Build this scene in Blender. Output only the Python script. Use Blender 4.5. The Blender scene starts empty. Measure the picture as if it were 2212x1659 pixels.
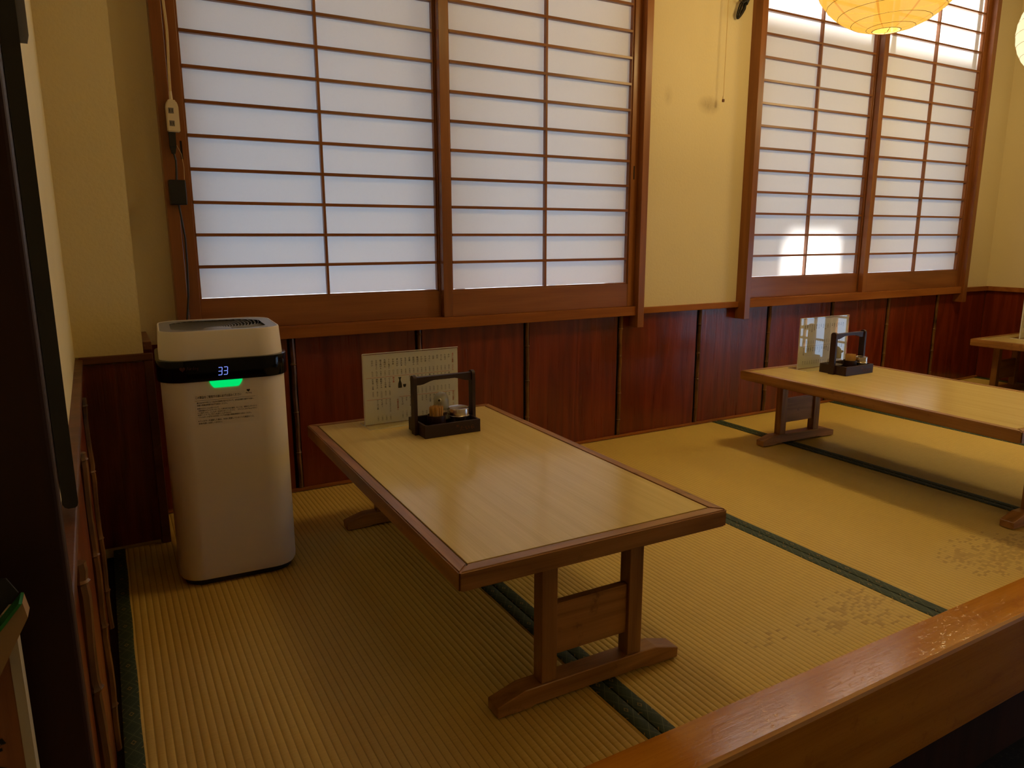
import bpy, bmesh, math, random
from mathutils import Vector, Matrix
random.seed(7)
S = bpy.context.scene
C = S.collection
PI = math.pi
R = math.radians

# ------------------------------------------------------------------ camera
CAM = Vector((-0.8187, -2.5506, 0.898)); YAW, PIT, ROLL, FPX = R(29.4175), R(-11.4733), R(-0.117), 1558.12
fw = Vector((math.sin(YAW)*math.cos(PIT), math.cos(YAW)*math.cos(PIT), math.sin(PIT)))
rt = Vector((math.cos(YAW), -math.sin(YAW), 0)); up = rt.cross(fw)
rt2 = rt*math.cos(ROLL)+up*math.sin(ROLL); up2 = up*math.cos(ROLL)-rt*math.sin(ROLL)
cd = bpy.data.cameras.new('camera'); cam = bpy.data.objects.new('camera', cd); C.objects.link(cam)
M3 = Matrix((rt2, up2, -fw)).transposed()
cam.matrix_world = Matrix.Translation(CAM) @ M3.to_4x4()
cd.sensor_fit = 'HORIZONTAL'; cd.sensor_width = 36; cd.lens = FPX*36/2212; cd.clip_start = .02; cd.clip_end = 100
S.camera = cam

# ------------------------------------------------------------------ world, sun, exposure
W = bpy.data.worlds.new('World'); S.world = W; W.use_nodes = True
bg = W.node_tree.nodes['Background']
bg.inputs[0].default_value = (0.43, 0.67, 1.0, 1); bg.inputs[1].default_value = 5.2
sl = bpy.data.lights.new('sun', 'SUN'); sl.energy = 85; sl.angle = R(5); sl.color = (1, .95, .88)
so = bpy.data.objects.new('sun', sl); C.objects.link(so)
SUN_DIR = Vector((-.25, -.75, -.60)).normalized()
so.rotation_euler = SUN_DIR.to_track_quat('-Z', 'Y').to_euler(); so.location = (3, 5, 5)
S.view_settings.view_transform = 'Standard'; S.view_settings.look = 'None'
S.view_settings.gamma = 1; S.view_settings.use_curve_mapping = False
S.view_settings.exposure = 0.0
cy = S.cycles
cy.max_bounces = 6; cy.diffuse_bounces = 3; cy.glossy_bounces = 3; cy.transmission_bounces = 4; cy.transparent_max_bounces = 10
cy.use_adaptive_sampling = True; cy.adaptive_threshold = .04
cy.sample_clamp_indirect = 4; cy.caustics_reflective = False; cy.caustics_refractive = False
WARM = (1.0, .73, .30)
BULB = {'L0': 39, 'L1': 100, 'L2': 110, 'L3': 16, 'L4': 20}

# ------------------------------------------------------------------ material helpers
class N:
    def __init__(s, name):
        s.m = bpy.data.materials.new(name); s.m.use_nodes = True; s.t = s.m.node_tree; s.t.nodes.clear()
        s.out = s.t.nodes.new('ShaderNodeOutputMaterial')
    def n(s, typ, **kw):
        x = s.t.nodes.new('ShaderNode'+typ)
        ins = kw.pop('i', {})
        for k, v in kw.items(): setattr(x, k, v)
        for k, v in ins.items(): s.set(x.inputs[k], v)
        return x
    def set(s, sock, v):
        if isinstance(v, bpy.types.NodeSocket): s.t.links.new(v, sock)
        elif isinstance(v, bpy.types.Node): s.t.links.new(v.outputs[0], sock)
        else:
            if isinstance(v, (tuple, list)) and len(v) == 3 and sock.type == 'RGBA': v = (*v, 1)
            sock.default_value = v
    def math(s, op, a, b=0.0, c=0.0):
        x = s.n('Math', operation=op); s.set(x.inputs[0], a); s.set(x.inputs[1], b)
        if op in ('MULTIPLY_ADD', 'COMPARE', 'SMOOTH_MIN'): s.set(x.inputs[2], c)
        return x.outputs[0]
    def mix(s, f, a, b):
        x = s.n('Mix', data_type='RGBA'); s.set(x.inputs[0], f); s.set(x.inputs[6], a); s.set(x.inputs[7], b); return x.outputs[2]
    def ramp(s, f, stops):
        x = s.n('ValToRGB'); s.set(x.inputs[0], f); e = x.color_ramp.elements
        while len(e) < len(stops): e.new(.5)
        for k, (p, c) in enumerate(stops): e[k].position = p; e[k].color = (*c, 1) if len(c) == 3 else c
        return x.outputs[0]
    def coord(s, scale=(1, 1, 1), rnd=False, loc=(0, 0, 0)):
        tc = s.n('TexCoord'); v = tc.outputs['Object']
        if rnd:
            oi = s.n('ObjectInfo'); k = s.math('MULTIPLY', oi.outputs['Random'], 37.0)
            v = s.n('VectorMath', operation='ADD', i={0: v, 1: k}).outputs[0]
        mp = s.n('Mapping', i={0: v, 3: scale, 1: loc}); return mp.outputs[0]
    def noise(s, vec, scale, detail=4, rough=.55, dist=0):
        return s.n('TexNoise', i={'Vector': vec, 'Scale': scale, 'Detail': detail, 'Roughness': rough, 'Distortion': dist}).outputs[0]
    def bsdf(s, col, rough=.5, bump=None, bs=.2, bd=.002, **kw):
        p = s.n('BsdfPrincipled', i={'Base Color': col, 'Roughness': rough})
        for k, v in kw.items(): s.set(p.inputs[k.replace('_', ' ')], v)
        if bump is not None:
            b = s.n('Bump', i={'Strength': bs, 'Distance': bd, 'Height': bump}); s.t.links.new(b.outputs[0], p.inputs['Normal'])
            if kw.get('Coat_Weight'): s.t.links.new(b.outputs[0], p.inputs['Coat Normal'])
        s.t.links.new(p.outputs[0], s.out.inputs[0]); return p

def plain(name, col, rough=.5, **kw):
    m = N(name); m.bsdf((*col, 1), rough, **kw); return m.m

def wood(name, dark, mid, light, axis='X', rough=.4, rings=9, bump=.12, coat=0.0, fine=1.0, wear=None, rnd=True, lowfreq=1.3, scratch=0, spec=.5):
    m = N(name); a = 'XYZ'.index(axis)
    sc = [7, 7, 7]; sc[a] = lowfreq*.55
    v = m.coord(tuple(sc), rnd)
    n1 = m.noise(v, 1.0, 3, .5)
    g = m.math('FRACT', m.math('MULTIPLY', n1, rings))
    g = m.math('ABSOLUTE', m.math('SUBTRACT', m.math('MULTIPLY', g, 2.0), 1.0))
    sf = [190, 190, 190]; sf[a] = 5
    v2 = m.coord(tuple(sf), rnd); n2 = m.noise(v2, 1.0, 3, .6)
    big = m.noise(m.coord((2.2, 2.2, 2.2), rnd), 1.0, 2)
    t = m.math('ADD', m.math('MULTIPLY', g, .42), m.math('MULTIPLY', n2, .42*fine))
    t = m.math('ADD', t, m.math('MULTIPLY', big, .28))
    col = m.ramp(t, [(.15, dark), (.5, mid), (.85, light)])
    if wear:
        w = m.noise(m.coord((9, 9, 9), rnd), 1.6, 6, .7)
        w = m.ramp(w, [(.60, (0, 0, 0)), (.68, (1, 1, 1))]); col = m.mix(m.math('MULTIPLY', w, .55), col, (*wear, 1))
    rr = m.math('ADD', m.math('MULTIPLY', n2, .16), rough-.08)
    hh = m.math('ADD', m.math('MULTIPLY', g, .6), n2)
    if scratch:
        q = m.ramp(m.noise(m.coord((55, 150, 90), rnd), 1.0, 3, .7, .8), [(.30, (0, 0, 0)), (.42, (1, 1, 1))])
        q2 = m.noise(m.coord((30, 40, 40), rnd), 1.0, 5, .7)
        hh = m.math('ADD', hh, m.math('MULTIPLY', m.math('ADD', q, q2), scratch)); col = m.mix(m.math('MULTIPLY', m.math('SUBTRACT', 1.0, q), .35), col, (*dark, 1))
    m.bsdf(col, rr, bump=hh, bs=bump, bd=.0015, Coat_Weight=coat, Coat_Roughness=.12, Specular_IOR_Level=spec)
    return m.m

# ------------------------------------------------------------------ mesh helpers
def vbox(bm, x0, x1, y0, y1, z0, z1, bev=0, seg=2):
    vs = [bm.verts.new(c) for c in ((x0,y0,z0),(x1,y0,z0),(x1,y1,z0),(x0,y1,z0),(x0,y0,z1),(x1,y0,z1),(x1,y1,z1),(x0,y1,z1))]
    fs = [bm.faces.new([vs[i] for i in f]) for f in ((3,2,1,0),(4,5,6,7),(0,1,5,4),(1,2,6,5),(2,3,7,6),(3,0,4,7))]
    if bev:
        es = list({e for f in fs for e in f.edges})
        bmesh.ops.bevel(bm, geom=es, offset=bev, segments=seg, profile=.5, affect='EDGES')
def prism(bm, pts, axis, a, b):
    """pts: 2D polygon; extruded along axis from a to b"""
    def P(u, v, w): return {'X': (w, u, v), 'Y': (u, w, v), 'Z': (u, v, w)}[axis]
    A = [bm.verts.new(P(u, v, a)) for u, v in pts]; B = [bm.verts.new(P(u, v, b)) for u, v in pts]
    n = len(pts); fs = [bm.faces.new(A), bm.faces.new(B[::-1])]
    fs += [bm.faces.new([A[i], B[i], B[(i+1) % n], A[(i+1) % n]]) for i in range(n)]
    return fs
def lathe(bm, prof, n=24, c=(0, 0, 0), close=False):
    rings = []
    for r, z in prof:
        if r < 1e-6: rings.append([bm.verts.new((c[0], c[1], c[2]+z))])
        else: rings.append([bm.verts.new((c[0]+r*math.cos(2*PI*k/n), c[1]+r*math.sin(2*PI*k/n), c[2]+z)) for k in range(n)])
    for A, B in zip(rings, rings[1:]):
        for k in range(n):
            j = (k+1) % n
            if len(A) == 1 and len(B) == 1: continue
            if len(A) == 1: bm.faces.new([A[0], B[k], B[j]])
            elif len(B) == 1: bm.faces.new([A[k], A[j], B[0]])
            else: bm.faces.new([A[k], A[j], B[j], B[k]])
def tube(bm, path, r, n=8, closed=False, cap=True):
    P = [Vector(p) for p in path]; rings = []; nrm = None; L = len(P)
    for i, p in enumerate(P):
        if closed: t = (P[(i+1) % L]-P[i-1])
        else: t = (P[min(i+1, L-1)]-P[max(i-1, 0)])
        t.normalize()
        if nrm is None:
            nrm = t.orthogonal().normalized()
        else:
            nrm = (nrm-t*nrm.dot(t)); nrm = nrm.normalized() if nrm.length > 1e-6 else t.orthogonal().normalized()
        b = t.cross(nrm); rad = r[i] if isinstance(r, (list, tuple)) else r
        rings.append([bm.verts.new(p+(nrm*math.cos(2*PI*k/n)+b*math.sin(2*PI*k/n))*rad) for k in range(n)])
    rng = range(L) if closed else range(L-1)
    for i in rng:
        A, B = rings[i], rings[(i+1) % L]
        for k in range(n): bm.faces.new([A[k], A[(k+1) % n], B[(k+1) % n], B[k]])
    if cap and not closed: bm.faces.new(rings[0][::-1]); bm.faces.new(rings[-1])
def rrect(w, d, r, n=6, c=(0, 0)):
    pts = []
    for cx, cy_, a0 in ((w/2-r, d/2-r, 0), (-w/2+r, d/2-r, 90), (-w/2+r, -d/2+r, 180), (w/2-r, -d/2+r, 270)):
        e = .004; a = R(a0); b = R(a0+90)
        pts.append((c[0]+cx+r*math.cos(a)+e*math.sin(a), c[1]+cy_+r*math.sin(a)-e*math.cos(a)))
        for k in range(n+1):
            a = R(a0+90*k/n); pts.append((c[0]+cx+r*math.cos(a), c[1]+cy_+r*math.sin(a)))
        pts.append((c[0]+cx+r*math.cos(b)-e*math.sin(b), c[1]+cy_+r*math.sin(b)+e*math.cos(b)))
    return pts
def loft(bm, secs, cap0=True, cap1=True):
    """secs: list of (pts2d, z)"""
    rings = [[bm.verts.new((x, y, z)) for x, y in pts] for pts, z in secs]
    n = len(rings[0])
    for A, B in zip(rings, rings[1:]):
        for k in range(n): bm.faces.new([A[k], A[(k+1) % n], B[(k+1) % n], B[k]])
    if cap0: bm.faces.new(rings[0][::-1])
    if cap1: bm.faces.new(rings[-1])
    return rings
def finish(bm, name, smooth=True, ang=35):
    bmesh.ops.recalc_face_normals(bm, faces=bm.faces)
    lim = R(ang)
    for e in bm.edges:
        e.smooth = not (len(e.link_faces) == 2 and e.calc_face_angle(0) > lim) if smooth else False
    for f in bm.faces: f.smooth = smooth
    me = bpy.data.meshes.new(name); bm.to_mesh(me); bm.free(); return me
def link(name, me, mat=None, parent=None, loc=None, rotz=0):
    o = bpy.data.objects.new(name, me); C.objects.link(o)
    if mat is not None and len(me.materials) == 0:
        for mm in (mat if isinstance(mat, (list, tuple)) else [mat]): me.materials.append(mm)
    if parent: o.parent = parent
    if loc: o.location = loc
    if rotz: o.rotation_euler.z = rotz
    return o
def obj(name, bm, mat, parent=None, loc=None, rotz=0, smooth=True, ang=35):
    return link(name, finish(bm, name, smooth, ang), mat, parent, loc, rotz)
def bx(name, dims, mat, parent=None, bev=0, seg=2, **k):
    k.setdefault('smooth', False); bm = bmesh.new(); vbox(bm, *dims, bev=bev, seg=seg); return obj(name, bm, mat, parent, **k)
def tag(o, label, cat, group=None):
    o['label'] = label; o['category'] = cat
    if group: o['group'] = group
    return o
def struct(o, label=None):
    o['kind'] = 'structure'
    if label: o['label'] = label
    return o
def thing(name, label, cat, loc=(0, 0, 0), rotz=0, group=None):
    o = bpy.data.objects.new(name, None); C.objects.link(o); o.location = loc; o.rotation_euler = (0, 0, rotz)
    o.empty_display_size = .05
    return tag(o, label, cat, group)
def copy_tree(o, parent=None):
    c = o.copy(); C.objects.link(c); c.parent = parent
    for ch in [x for x in list(bpy.data.objects) if x.parent == o]: copy_tree(ch, c)
    return c
_txt = bpy.data.curves.new('lettering', 'FONT'); _to = bpy.data.objects.new('lettering', _txt)
_tcache = {}
def text_geo(body, vertical=False):
    """unit-size glyph geometry: verts (x,y), faces, bbox"""
    key = (body, vertical)
    if key in _tcache: return _tcache[key]
    _txt.body = '\n'.join(body.replace('ー', '丨')) if vertical else body
    _txt.size = 1; _txt.space_line = 1.0; _txt.align_x = 'CENTER' if vertical else 'LEFT'; _txt.resolution_u = 1
    if _to.name not in C.objects: C.objects.link(_to)
    bpy.context.view_layer.update()
    dg = bpy.context.evaluated_depsgraph_get()
    me = bpy.data.meshes.new_from_object(_to.evaluated_get(dg))
    vs = [(v.co.x, v.co.y) for v in me.vertices]; fs = [tuple(p.vertices) for p in me.polygons]
    bpy.data.meshes.remove(me)
    xs = [v[0] for v in vs] or [0]; ys = [v[1] for v in vs] or [0]
    _tcache[key] = (vs, fs, (min(xs), max(xs), min(ys), max(ys))); return _tcache[key]
class Print:
    """collects flat lettering laid on a plane: local (u,v) -> (u, y, v)"""
    def __init__(s): s.v = []; s.f = []
    def add(s, vs, fs):
        b = len(s.v); s.v += vs; s.f += [tuple(i+b for i in f) for f in fs]
    def text(s, body, u, v, h=None, w=None, vertical=False, size=None, slant=0):
        """top-left anchored; scaled to height h and/or width w (vertical: u is the column centre)"""
        vs, fs, (x0, x1, y0, y1) = text_geo(body, vertical)
        if not vs: return
        sy = h/(y1-y0) if h else (size or w/(x1-x0)); sx = w/(x1-x0) if w else (size or sy)
        if vertical and size: sx = sy = size
        ox = 0 if vertical else -x0
        for k in (-.02, .02): s.add([(u+(x+ox+k)*sx+slant*(y-y0)*sy, v+(y-y1)*sy) for x, y in vs], fs)
    def rect(s, u0, u1, v0, v1): s.add([(u0, v0), (u1, v0), (u1, v1), (u0, v1)], [(0, 1, 2, 3)])
    def poly(s, pts): s.add(list(pts), [tuple(range(len(pts)))])
    def build(s, name, mat, parent, y, back=False):
        sg = -1 if back else 1
        me = bpy.data.meshes.new(name); me.from_pydata([(sg*u, y, v) for u, v in s.v], [], s.f); me.update()
        return link(name, me, mat, parent)

# ------------------------------------------------------------------ materials
M = {}
def plaster(name, a, b, dirt=None):
    m = N(name); v = m.coord((1, 1, 1))
    n1 = m.noise(v, 2.2, 2, .6); n2 = m.noise(v, 95, 2, .6); n3 = m.noise(v, 14, 4, .7, 1.5)
    col = m.mix(n1, (*a, 1), (*b, 1))
    st = m.ramp(n3, [(.68, (0, 0, 0)), (.80, (1, 1, 1))]); col = m.mix(m.math('MULTIPLY', st, .22), col, (.42, .27, .09, 1))
    if dirt:
        for (cx, cz, rx, rz, amt) in dirt:
            g = m.n('SeparateXYZ', i={0: m.n('TexCoord').outputs['Object']})
            dx = m.math('DIVIDE', m.math('SUBTRACT', g.outputs[0], cx), rx); dz = m.math('DIVIDE', m.math('SUBTRACT', g.outputs[2], cz), rz)
            d = m.math('SQRT', m.math('ADD', m.math('MULTIPLY', dx, dx), m.math('MULTIPLY', dz, dz)))
            k = m.math('MULTIPLY', m.math('MAXIMUM', m.math('SUBTRACT', 1.0, d), 0.0), m.math('MULTIPLY', n3, amt))
            col = m.mix(k, col, (.25, .16, .07, 1))
    m.bsdf(col, .85, bump=m.math('ADD', n2, m.math('MULTIPLY', n3, .7)), bs=.35, bd=.0025)
    return m.m
M['plaster'] = plaster('cream_plaster', (.80, .70, .45), (.74, .63, .38), dirt=[(1.640, 1.480, .075, .045, 1.0), (1.40, 1.50, .03, .05, .35)])
M['plaster_left'] = plaster('cream_plaster_aged', (.84, .73, .42), (.74, .62, .33))
M['wain'] = wood('wainscot_wood', (.085, .010, .002), (.155, .019, .003), (.215, .032, .007), 'Z', rough=.30, rings=7, bump=.40, coat=.10, fine=.7, lowfreq=1.2)
M['frame'] = wood('shoji_frame_wood', (.15, .047, .010), (.235, .078, .016), (.31, .112, .025), 'X', rough=.38, rings=4, bump=.06, coat=.15)
M['frame_v'] = wood('shoji_frame_wood_upright', (.15, .047, .010), (.235, .078, .016), (.31, .112, .025), 'Z', rough=.38, rings=4, bump=.06, coat=.15)
M['rail'] = wood('sill_wood', (.20, .062, .013), (.29, .095, .018), (.36, .13, .03), 'X', rough=.6, rings=5, bump=.1, spec=.2)
M['beam'] = wood('edge_beam_wood', (.40, .14, .010), (.56, .225, .016), (.66, .29, .028), 'X', rough=.16, rings=3, bump=.10, coat=.5, wear=(.42, .15, .012), scratch=1.6, spec=.35)
M['beam_edge'] = wood('worn_beam_edge', (.42, .19, .05), (.55, .29, .09), (.62, .36, .14), 'X', rough=.4, rings=5, bump=.2)
M['table'] = wood('table_wood', (.155, .062, .014), (.29, .128, .030), (.40, .19, .052), 'Y', rough=.40, rings=9, bump=.35, coat=.12, fine=1.3, wear=(.10, .036, .012))
M['table_x'] = wood('table_wood_cross', (.155, .062, .014), (.29, .128, .030), (.40, .19, .052), 'X', rough=.40, rings=9, bump=.35, coat=.12, fine=1.3, wear=(.10, .036, .012))
M['table_z'] = wood('table_wood_upright', (.13, .052, .012), (.23, .098, .023), (.32, .148, .040), 'Z', rough=.40, rings=9, bump=.3, coat=.12, fine=1.3)
M['worn_edge'] = wood('worn_table_edge', (.30, .14, .05), (.46, .24, .09), (.60, .36, .16), 'X', rough=.5, rings=6, bump=.4, wear=(.16, .05, .02))
M['caddy'] = wood('dark_lacquered_wood', (.016, .004, .005), (.024, .006, .007), (.034, .009, .010), 'X', rough=.5, rings=3, bump=.05)
M['post'] = wood('dark_post_wood', (.018, .006, .004), (.030, .010, .006), (.045, .015, .009), 'Z', rough=.6, rings=4, bump=.05, spec=.3)
M['dark_trim'] = wood('dark_trim_wood', (.07, .020, .007), (.11, .034, .012), (.16, .052, .018), 'X', rough=.45, rings=4, bump=.15, wear=(.26, .13, .06))
M['ceiling'] = wood('ceiling_boards', (.20, .10, .04), (.28, .15, .06), (.34, .19, .08), 'X', rough=.6, rings=5)
M['black'] = plain('black_plastic', (.008, .008, .009), .45)
M['black_gloss'] = plain('glossy_black_plastic', (.003, .003, .004), .10, Specular_IOR_Level=.18)
M['seam'] = plain('dark_gap', (.012, .006, .004), .9)
M['white_plastic'] = plain('ivory_plastic', (.74, .64, .46), .38)
M['grey_plastic'] = plain('grey_plastic', (.30, .29, .27), .45)
M['mid_grey'] = plain('pale_grey_plastic', (.25, .24, .225), .4)
M['socket'] = plain('socket_grey', (.20, .18, .16), .5)
M['cord_white'] = plain('ivory_cord', (.66, .50, .26), .5)
M['metal'] = plain('brushed_steel', (.62, .58, .52), .24, Metallic=1.0)
M['cap_grey'] = plain('grey_green_cap', (.46, .48, .42), .25)
M['ink'] = plain('black_ink', (.022, .020, .018), .7)
M['ink_red'] = plain('red_ink', (.72, .06, .025), .7)
M['ink_brown'] = plain('brown_ink', (.12, .04, .02), .7)
M['ink_gold'] = plain('faded_orange_print', (.19, .050, .016), .6)
M['logo_dim'] = plain('dim_red_logo', (.055, .014, .010), .35)
M['sheet'] = plain('menu_paper', (.84, .82, .77), .6)
M['green_edge'] = plain('green_plastic_edge', (.02, .22, .04), .35)
M['pages'] = plain('tan_page_edges', (.36, .22, .10), .8)
M['sign_border'] = plain('cream_sign_border', (.55, .47, .32), .7)
M['asphalt'] = plain('outside_ground', (.045, .045, .045), .9)
M['neighbour'] = plain('sun_block_grey', (.55, .56, .57), .9)  # only for the added sun-blocking screen outside
M['alu'] = plain('window_sash_metal', (.35, .35, .36), .5)

def emis(name, col, st):
    m = N(name); e = m.n('Emission', i={0: (*col, 1), 1: st}); m.t.links.new(e.outputs[0], m.out.inputs[0]); return m.m
M['digit'] = emis('blue_led_digits', (.22, .30, 1.0), 1.35)
M['led'] = emis('green_led', (.0, .80, .16), .95)

def paper_mat():
    m = N('shoji_paper'); v = m.coord((1, 1, 1))
    f1 = m.noise(v, 160, 2, .7); f2 = m.noise(v, 26, 2, .7)
    k = m.math('ADD', m.math('MULTIPLY', f1, .22), m.math('MULTIPLY', f2, .10)); k = m.math('ADD', k, .84)
    d = m.n('BsdfDiffuse', i={0: m.mix(k, (.52, .475, .385, 1), (.62, .57, .465, 1))})
    tr = m.n('BsdfTranslucent', i={0: m.mix(k, (.02, .02, .02, 1), (.150, .150, .150, 1))})
    a = m.n('AddShader', i={0: d, 1: tr}); m.t.links.new(a.outputs[0], m.out.inputs[0]); return m.m
M['paper'] = paper_mat()

def acrylic():
    m = N('clear_acrylic'); fr = m.math('MULTIPLY', m.n('Fresnel', i={0: 1.49}), m.math('SUBTRACT', 1.0, m.n('NewGeometry').outputs['Backfacing']))
    t = m.n('BsdfTransparent', i={0: (.97, .98, .97, 1)}); g = m.n('BsdfGlossy', i={0: (1, 1, 1, 1), 1: .015})
    x = m.n('MixShader', i={0: fr, 1: t, 2: g}); m.t.links.new(x.outputs[0], m.out.inputs[0]); return m.m
M['acrylic'] = acrylic()
def acrylic_edge():
    m = N('acrylic_polished_edge'); t = m.n('BsdfTransparent', i={0: (1, 1, 1, 1)}); d = m.n('BsdfDiffuse', i={0: (.85, .84, .78, 1)})
    x = m.n('MixShader', i={0: .55, 1: t, 2: d}); m.t.links.new(x.outputs[0], m.out.inputs[0]); return m.m
M['acrylic_edge'] = acrylic_edge()
M['film'] = N('clear_film'); _f = M['film']
_x = _f.n('MixShader', i={0: .035, 1: _f.n('BsdfTransparent'), 2: _f.n('BsdfGlossy', i={0: (.8, .8, .8, 1), 1: .3})}); _f.t.links.new(_x.outputs[0], _f.out.inputs[0]); M['film'] = _f.m
def glass_amber():
    m = N('clear_bottle_glass'); fr = m.math('MULTIPLY', m.n('Fresnel', i={0: 1.5}), m.math('SUBTRACT', 1.0, m.n('NewGeometry').outputs['Backfacing'])); t = m.n('BsdfTransparent', i={0: (.86, .80, .72, 1)}); g = m.n('BsdfGlossy', i={0: (1, 1, 1, 1), 1: .03})
    x = m.n('MixShader', i={0: fr, 1: t, 2: g}); m.t.links.new(x.outputs[0], m.out.inputs[0]); return m.m
M['bottle'] = glass_amber()
M['soy'] = plain('soy_sauce', (.020, .006, .003), .15)
M['pick'] = plain('toothpick_wood', (.62, .36, .12), .7)

def purifier_white():
    m = N('off_white_plastic'); n1 = m.noise(m.coord((1, 1, 1)), 4, 4)
    m.bsdf(m.mix(n1, (.78, .72, .61, 1), (.84, .78, .67, 1)), .42); return m.m
M['purifier'] = purifier_white()

def tatami():
    m = N('tatami_rush'); v = m.coord((1, 1, 1), True)
    tc = m.n('TexCoord').outputs['Object']; g = m.n('SeparateXYZ', i={0: tc})
    rib = m.math('MULTIPLY', g.outputs[0], 1/.0147)
    fr = m.math('FRACT', rib); d = m.math('ABSOLUTE', m.math('SUBTRACT', fr, .5))            # .5 at the thread lines
    line = m.ramp(d, [(.40, (0, 0, 0)), (.5, (1, 1, 1))])
    weave = m.noise(m.coord((26, 900, 40), True), 1.0, 1, .6)
    strand = m.noise(m.coord((60, 260, 40), True), 1.0, 2, .7)
    blot = m.noise(m.coord((3, 3, 3), True), 1.0, 2, .6)
    col = m.mix(weave, (.55, .388, .085, 1), (.84, .64, .185, 1))
    col = m.mix(m.math('MULTIPLY', strand, .45), col, (.64, .43, .10, 1))
    col = m.mix(m.math('MULTIPLY', blot, .35), col, (.72, .49, .14, 1))
    col = m.mix(m.math('MULTIPLY', line, .70), col, (.23, .125, .022, 1))  # rib shading put into the colour: furrows darkened along the thread lines
    # worn patches where the surface rush has broken, in world layout
    geo = m.n('NewGeometry'); p = m.n('SeparateXYZ', i={0: geo.outputs['Position']})
    tot = None
    for (cx, cy_, rx, ry, am) in ((.74, -1.545, .22, .12, .95), (.45, -1.55, .24, .10, .55), (1.36, -1.535, .30, .14, 1.25), (1.95, -1.54, .30, .12, .8)):
        dx = m.math('DIVIDE', m.math('SUBTRACT', p.outputs[0], cx), rx); dy = m.math('DIVIDE', m.math('SUBTRACT', p.outputs[1], cy_), ry)
        q = m.math('MAXIMUM', m.math('SUBTRACT', 1.0, m.math('ADD', m.math('MULTIPLY', dx, dx), m.math('MULTIPLY', dy, dy))), 0.0)
        q = m.math('MULTIPLY', q, am); tot = q if tot is None else m.math('ADD', tot, q)
    cid = m.n('CombineXYZ', i={0: m.math('FLOOR', rib), 1: m.math('FLOOR', m.math('MULTIPLY', g.outputs[1], 1/.0075)), 2: m.n('ObjectInfo').outputs['Random']})
    cv = m.n('TexWhiteNoise', noise_dimensions='3D', i={0: cid}).outputs[0]
    wn = m.math('ADD', m.math('MULTIPLY', cv, .5), m.math('MULTIPLY', m.noise(m.coord((9, 14, 1), True), 1.0, 5, .65), .75))
    th = m.math('SUBTRACT', 1.02, m.math('MULTIPLY', tot, .40))
    worn = m.ramp(m.math('SUBTRACT', wn, th), [(.0, (0, 0, 0)), (.05, (1, 1, 1))])
    col = m.mix(m.math('MULTIPLY', worn, m.math('MULTIPLY', cv, .42)), col, (.36, .20, .058, 1))
    pale = m.math('MINIMUM', m.math('MULTIPLY', tot, .45), .4); col = m.mix(pale, col, (.70, .55, .22, 1))
    worn2 = m.ramp(m.math('SUBTRACT', wn, th), [(.0, (0, 0, 0)), (.05, (1, 1, 1))])
    col = m.mix(m.math('MULTIPLY', worn2, m.math('MULTIPLY', cv, .36)), col, (.35, .19, .055, 1))
    h = m.math('SUBTRACT', m.math('ADD', m.math('MULTIPLY', weave, .5), m.math('MULTIPLY', strand, .3)), m.math('MULTIPLY', worn, .8))
    m.bsdf(col, .62, bump=h, bs=.30, bd=.0016, Specular_IOR_Level=.35); return m.m
M['tatami'] = tatami()

def heri():
    """dark green brocade: diamond lattice, nested lozenges, small gold crests"""
    m = N('green_brocade'); tc = m.n('TexCoord').outputs['Object']; g = m.n('SeparateXYZ', i={0: tc})
    u = m.math('DIVIDE', g.outputs[0], .032); w = m.math('DIVIDE', g.outputs[1], .046)
    a = m.math('ADD', u, w); b = m.math('SUBTRACT', u, w)
    def ln(x, k, wd):
        f = m.math('ABSOLUTE', m.math('SUBTRACT', m.math('FRACT', m.math('MULTIPLY', x, k)), .5)); return m.math('LESS_THAN', f, wd)
    L = m.math('MAXIMUM', ln(a, 1.0, .035), ln(b, 1.0, .035))
    fine = m.math('MAXIMUM', ln(a, 4.0, .12), ln(b, 4.0, .12))
    ca = m.math('ABSOLUTE', m.math('SUBTRACT', m.math('FRACT', m.math('ADD', a, .5)), .5)); cb = m.math('ABSOLUTE', m.math('SUBTRACT', m.math('FRACT', m.math('ADD', b, .5)), .5))
    ctr = m.math('LESS_THAN', m.math('MAXIMUM', ca, cb), .16)
    ev = m.math('LESS_THAN', m.math('FRACT', m.math('MULTIPLY', m.math('FLOOR', m.math('ADD', w, .5)), .5)), .25)
    crest = m.math('MULTIPLY', ctr, ev)
    wv = m.noise(m.coord((400, 400, 400)), 1.0, 2)
    col = m.mix(wv, (.013, .030, .016, 1), (.026, .050, .024, 1))
    col = m.mix(m.math('MULTIPLY', fine, .28), col, (.05, .075, .04, 1))
    col = m.mix(m.math('MULTIPLY', L, .75), col, (.09, .115, .055, 1))
    col = m.mix(m.math('MULTIPLY', crest, m.math('MULTIPLY', fine, .8)), col, (.30, .20, .05, 1))
    m.bsdf(col, .7, bump=m.math('ADD', wv, L), bs=.25, bd=.0008); return m.m
M['heri'] = heri()

def formica():
    m = N('wood_print_laminate'); v = m.coord((420, 5, 1)); n1 = m.noise(v, 1.0, 3, .6); n2 = m.noise(m.coord((70, 1.0, 1)), 1.0, 4); n3 = m.noise(m.coord((3, 3, 1)), 1.0, 4)
    t = m.math('ADD', m.math('MULTIPLY', n1, .5), m.math('MULTIPLY', n2, .5))
    col = m.ramp(t, [(.3, (.62, .47, .17)), (.7, (.78, .62, .26))]); col = m.mix(m.math('MULTIPLY', n3, .3), col, (.66, .47, .15, 1))
    rr = m.math('ADD', m.math('MULTIPLY', n3, .12), .10)
    m.bsdf(col, rr, bump=n1, bs=.05, bd=.0005, Specular_IOR_Level=.55); return m.m
M['laminate'] = formica()

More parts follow.
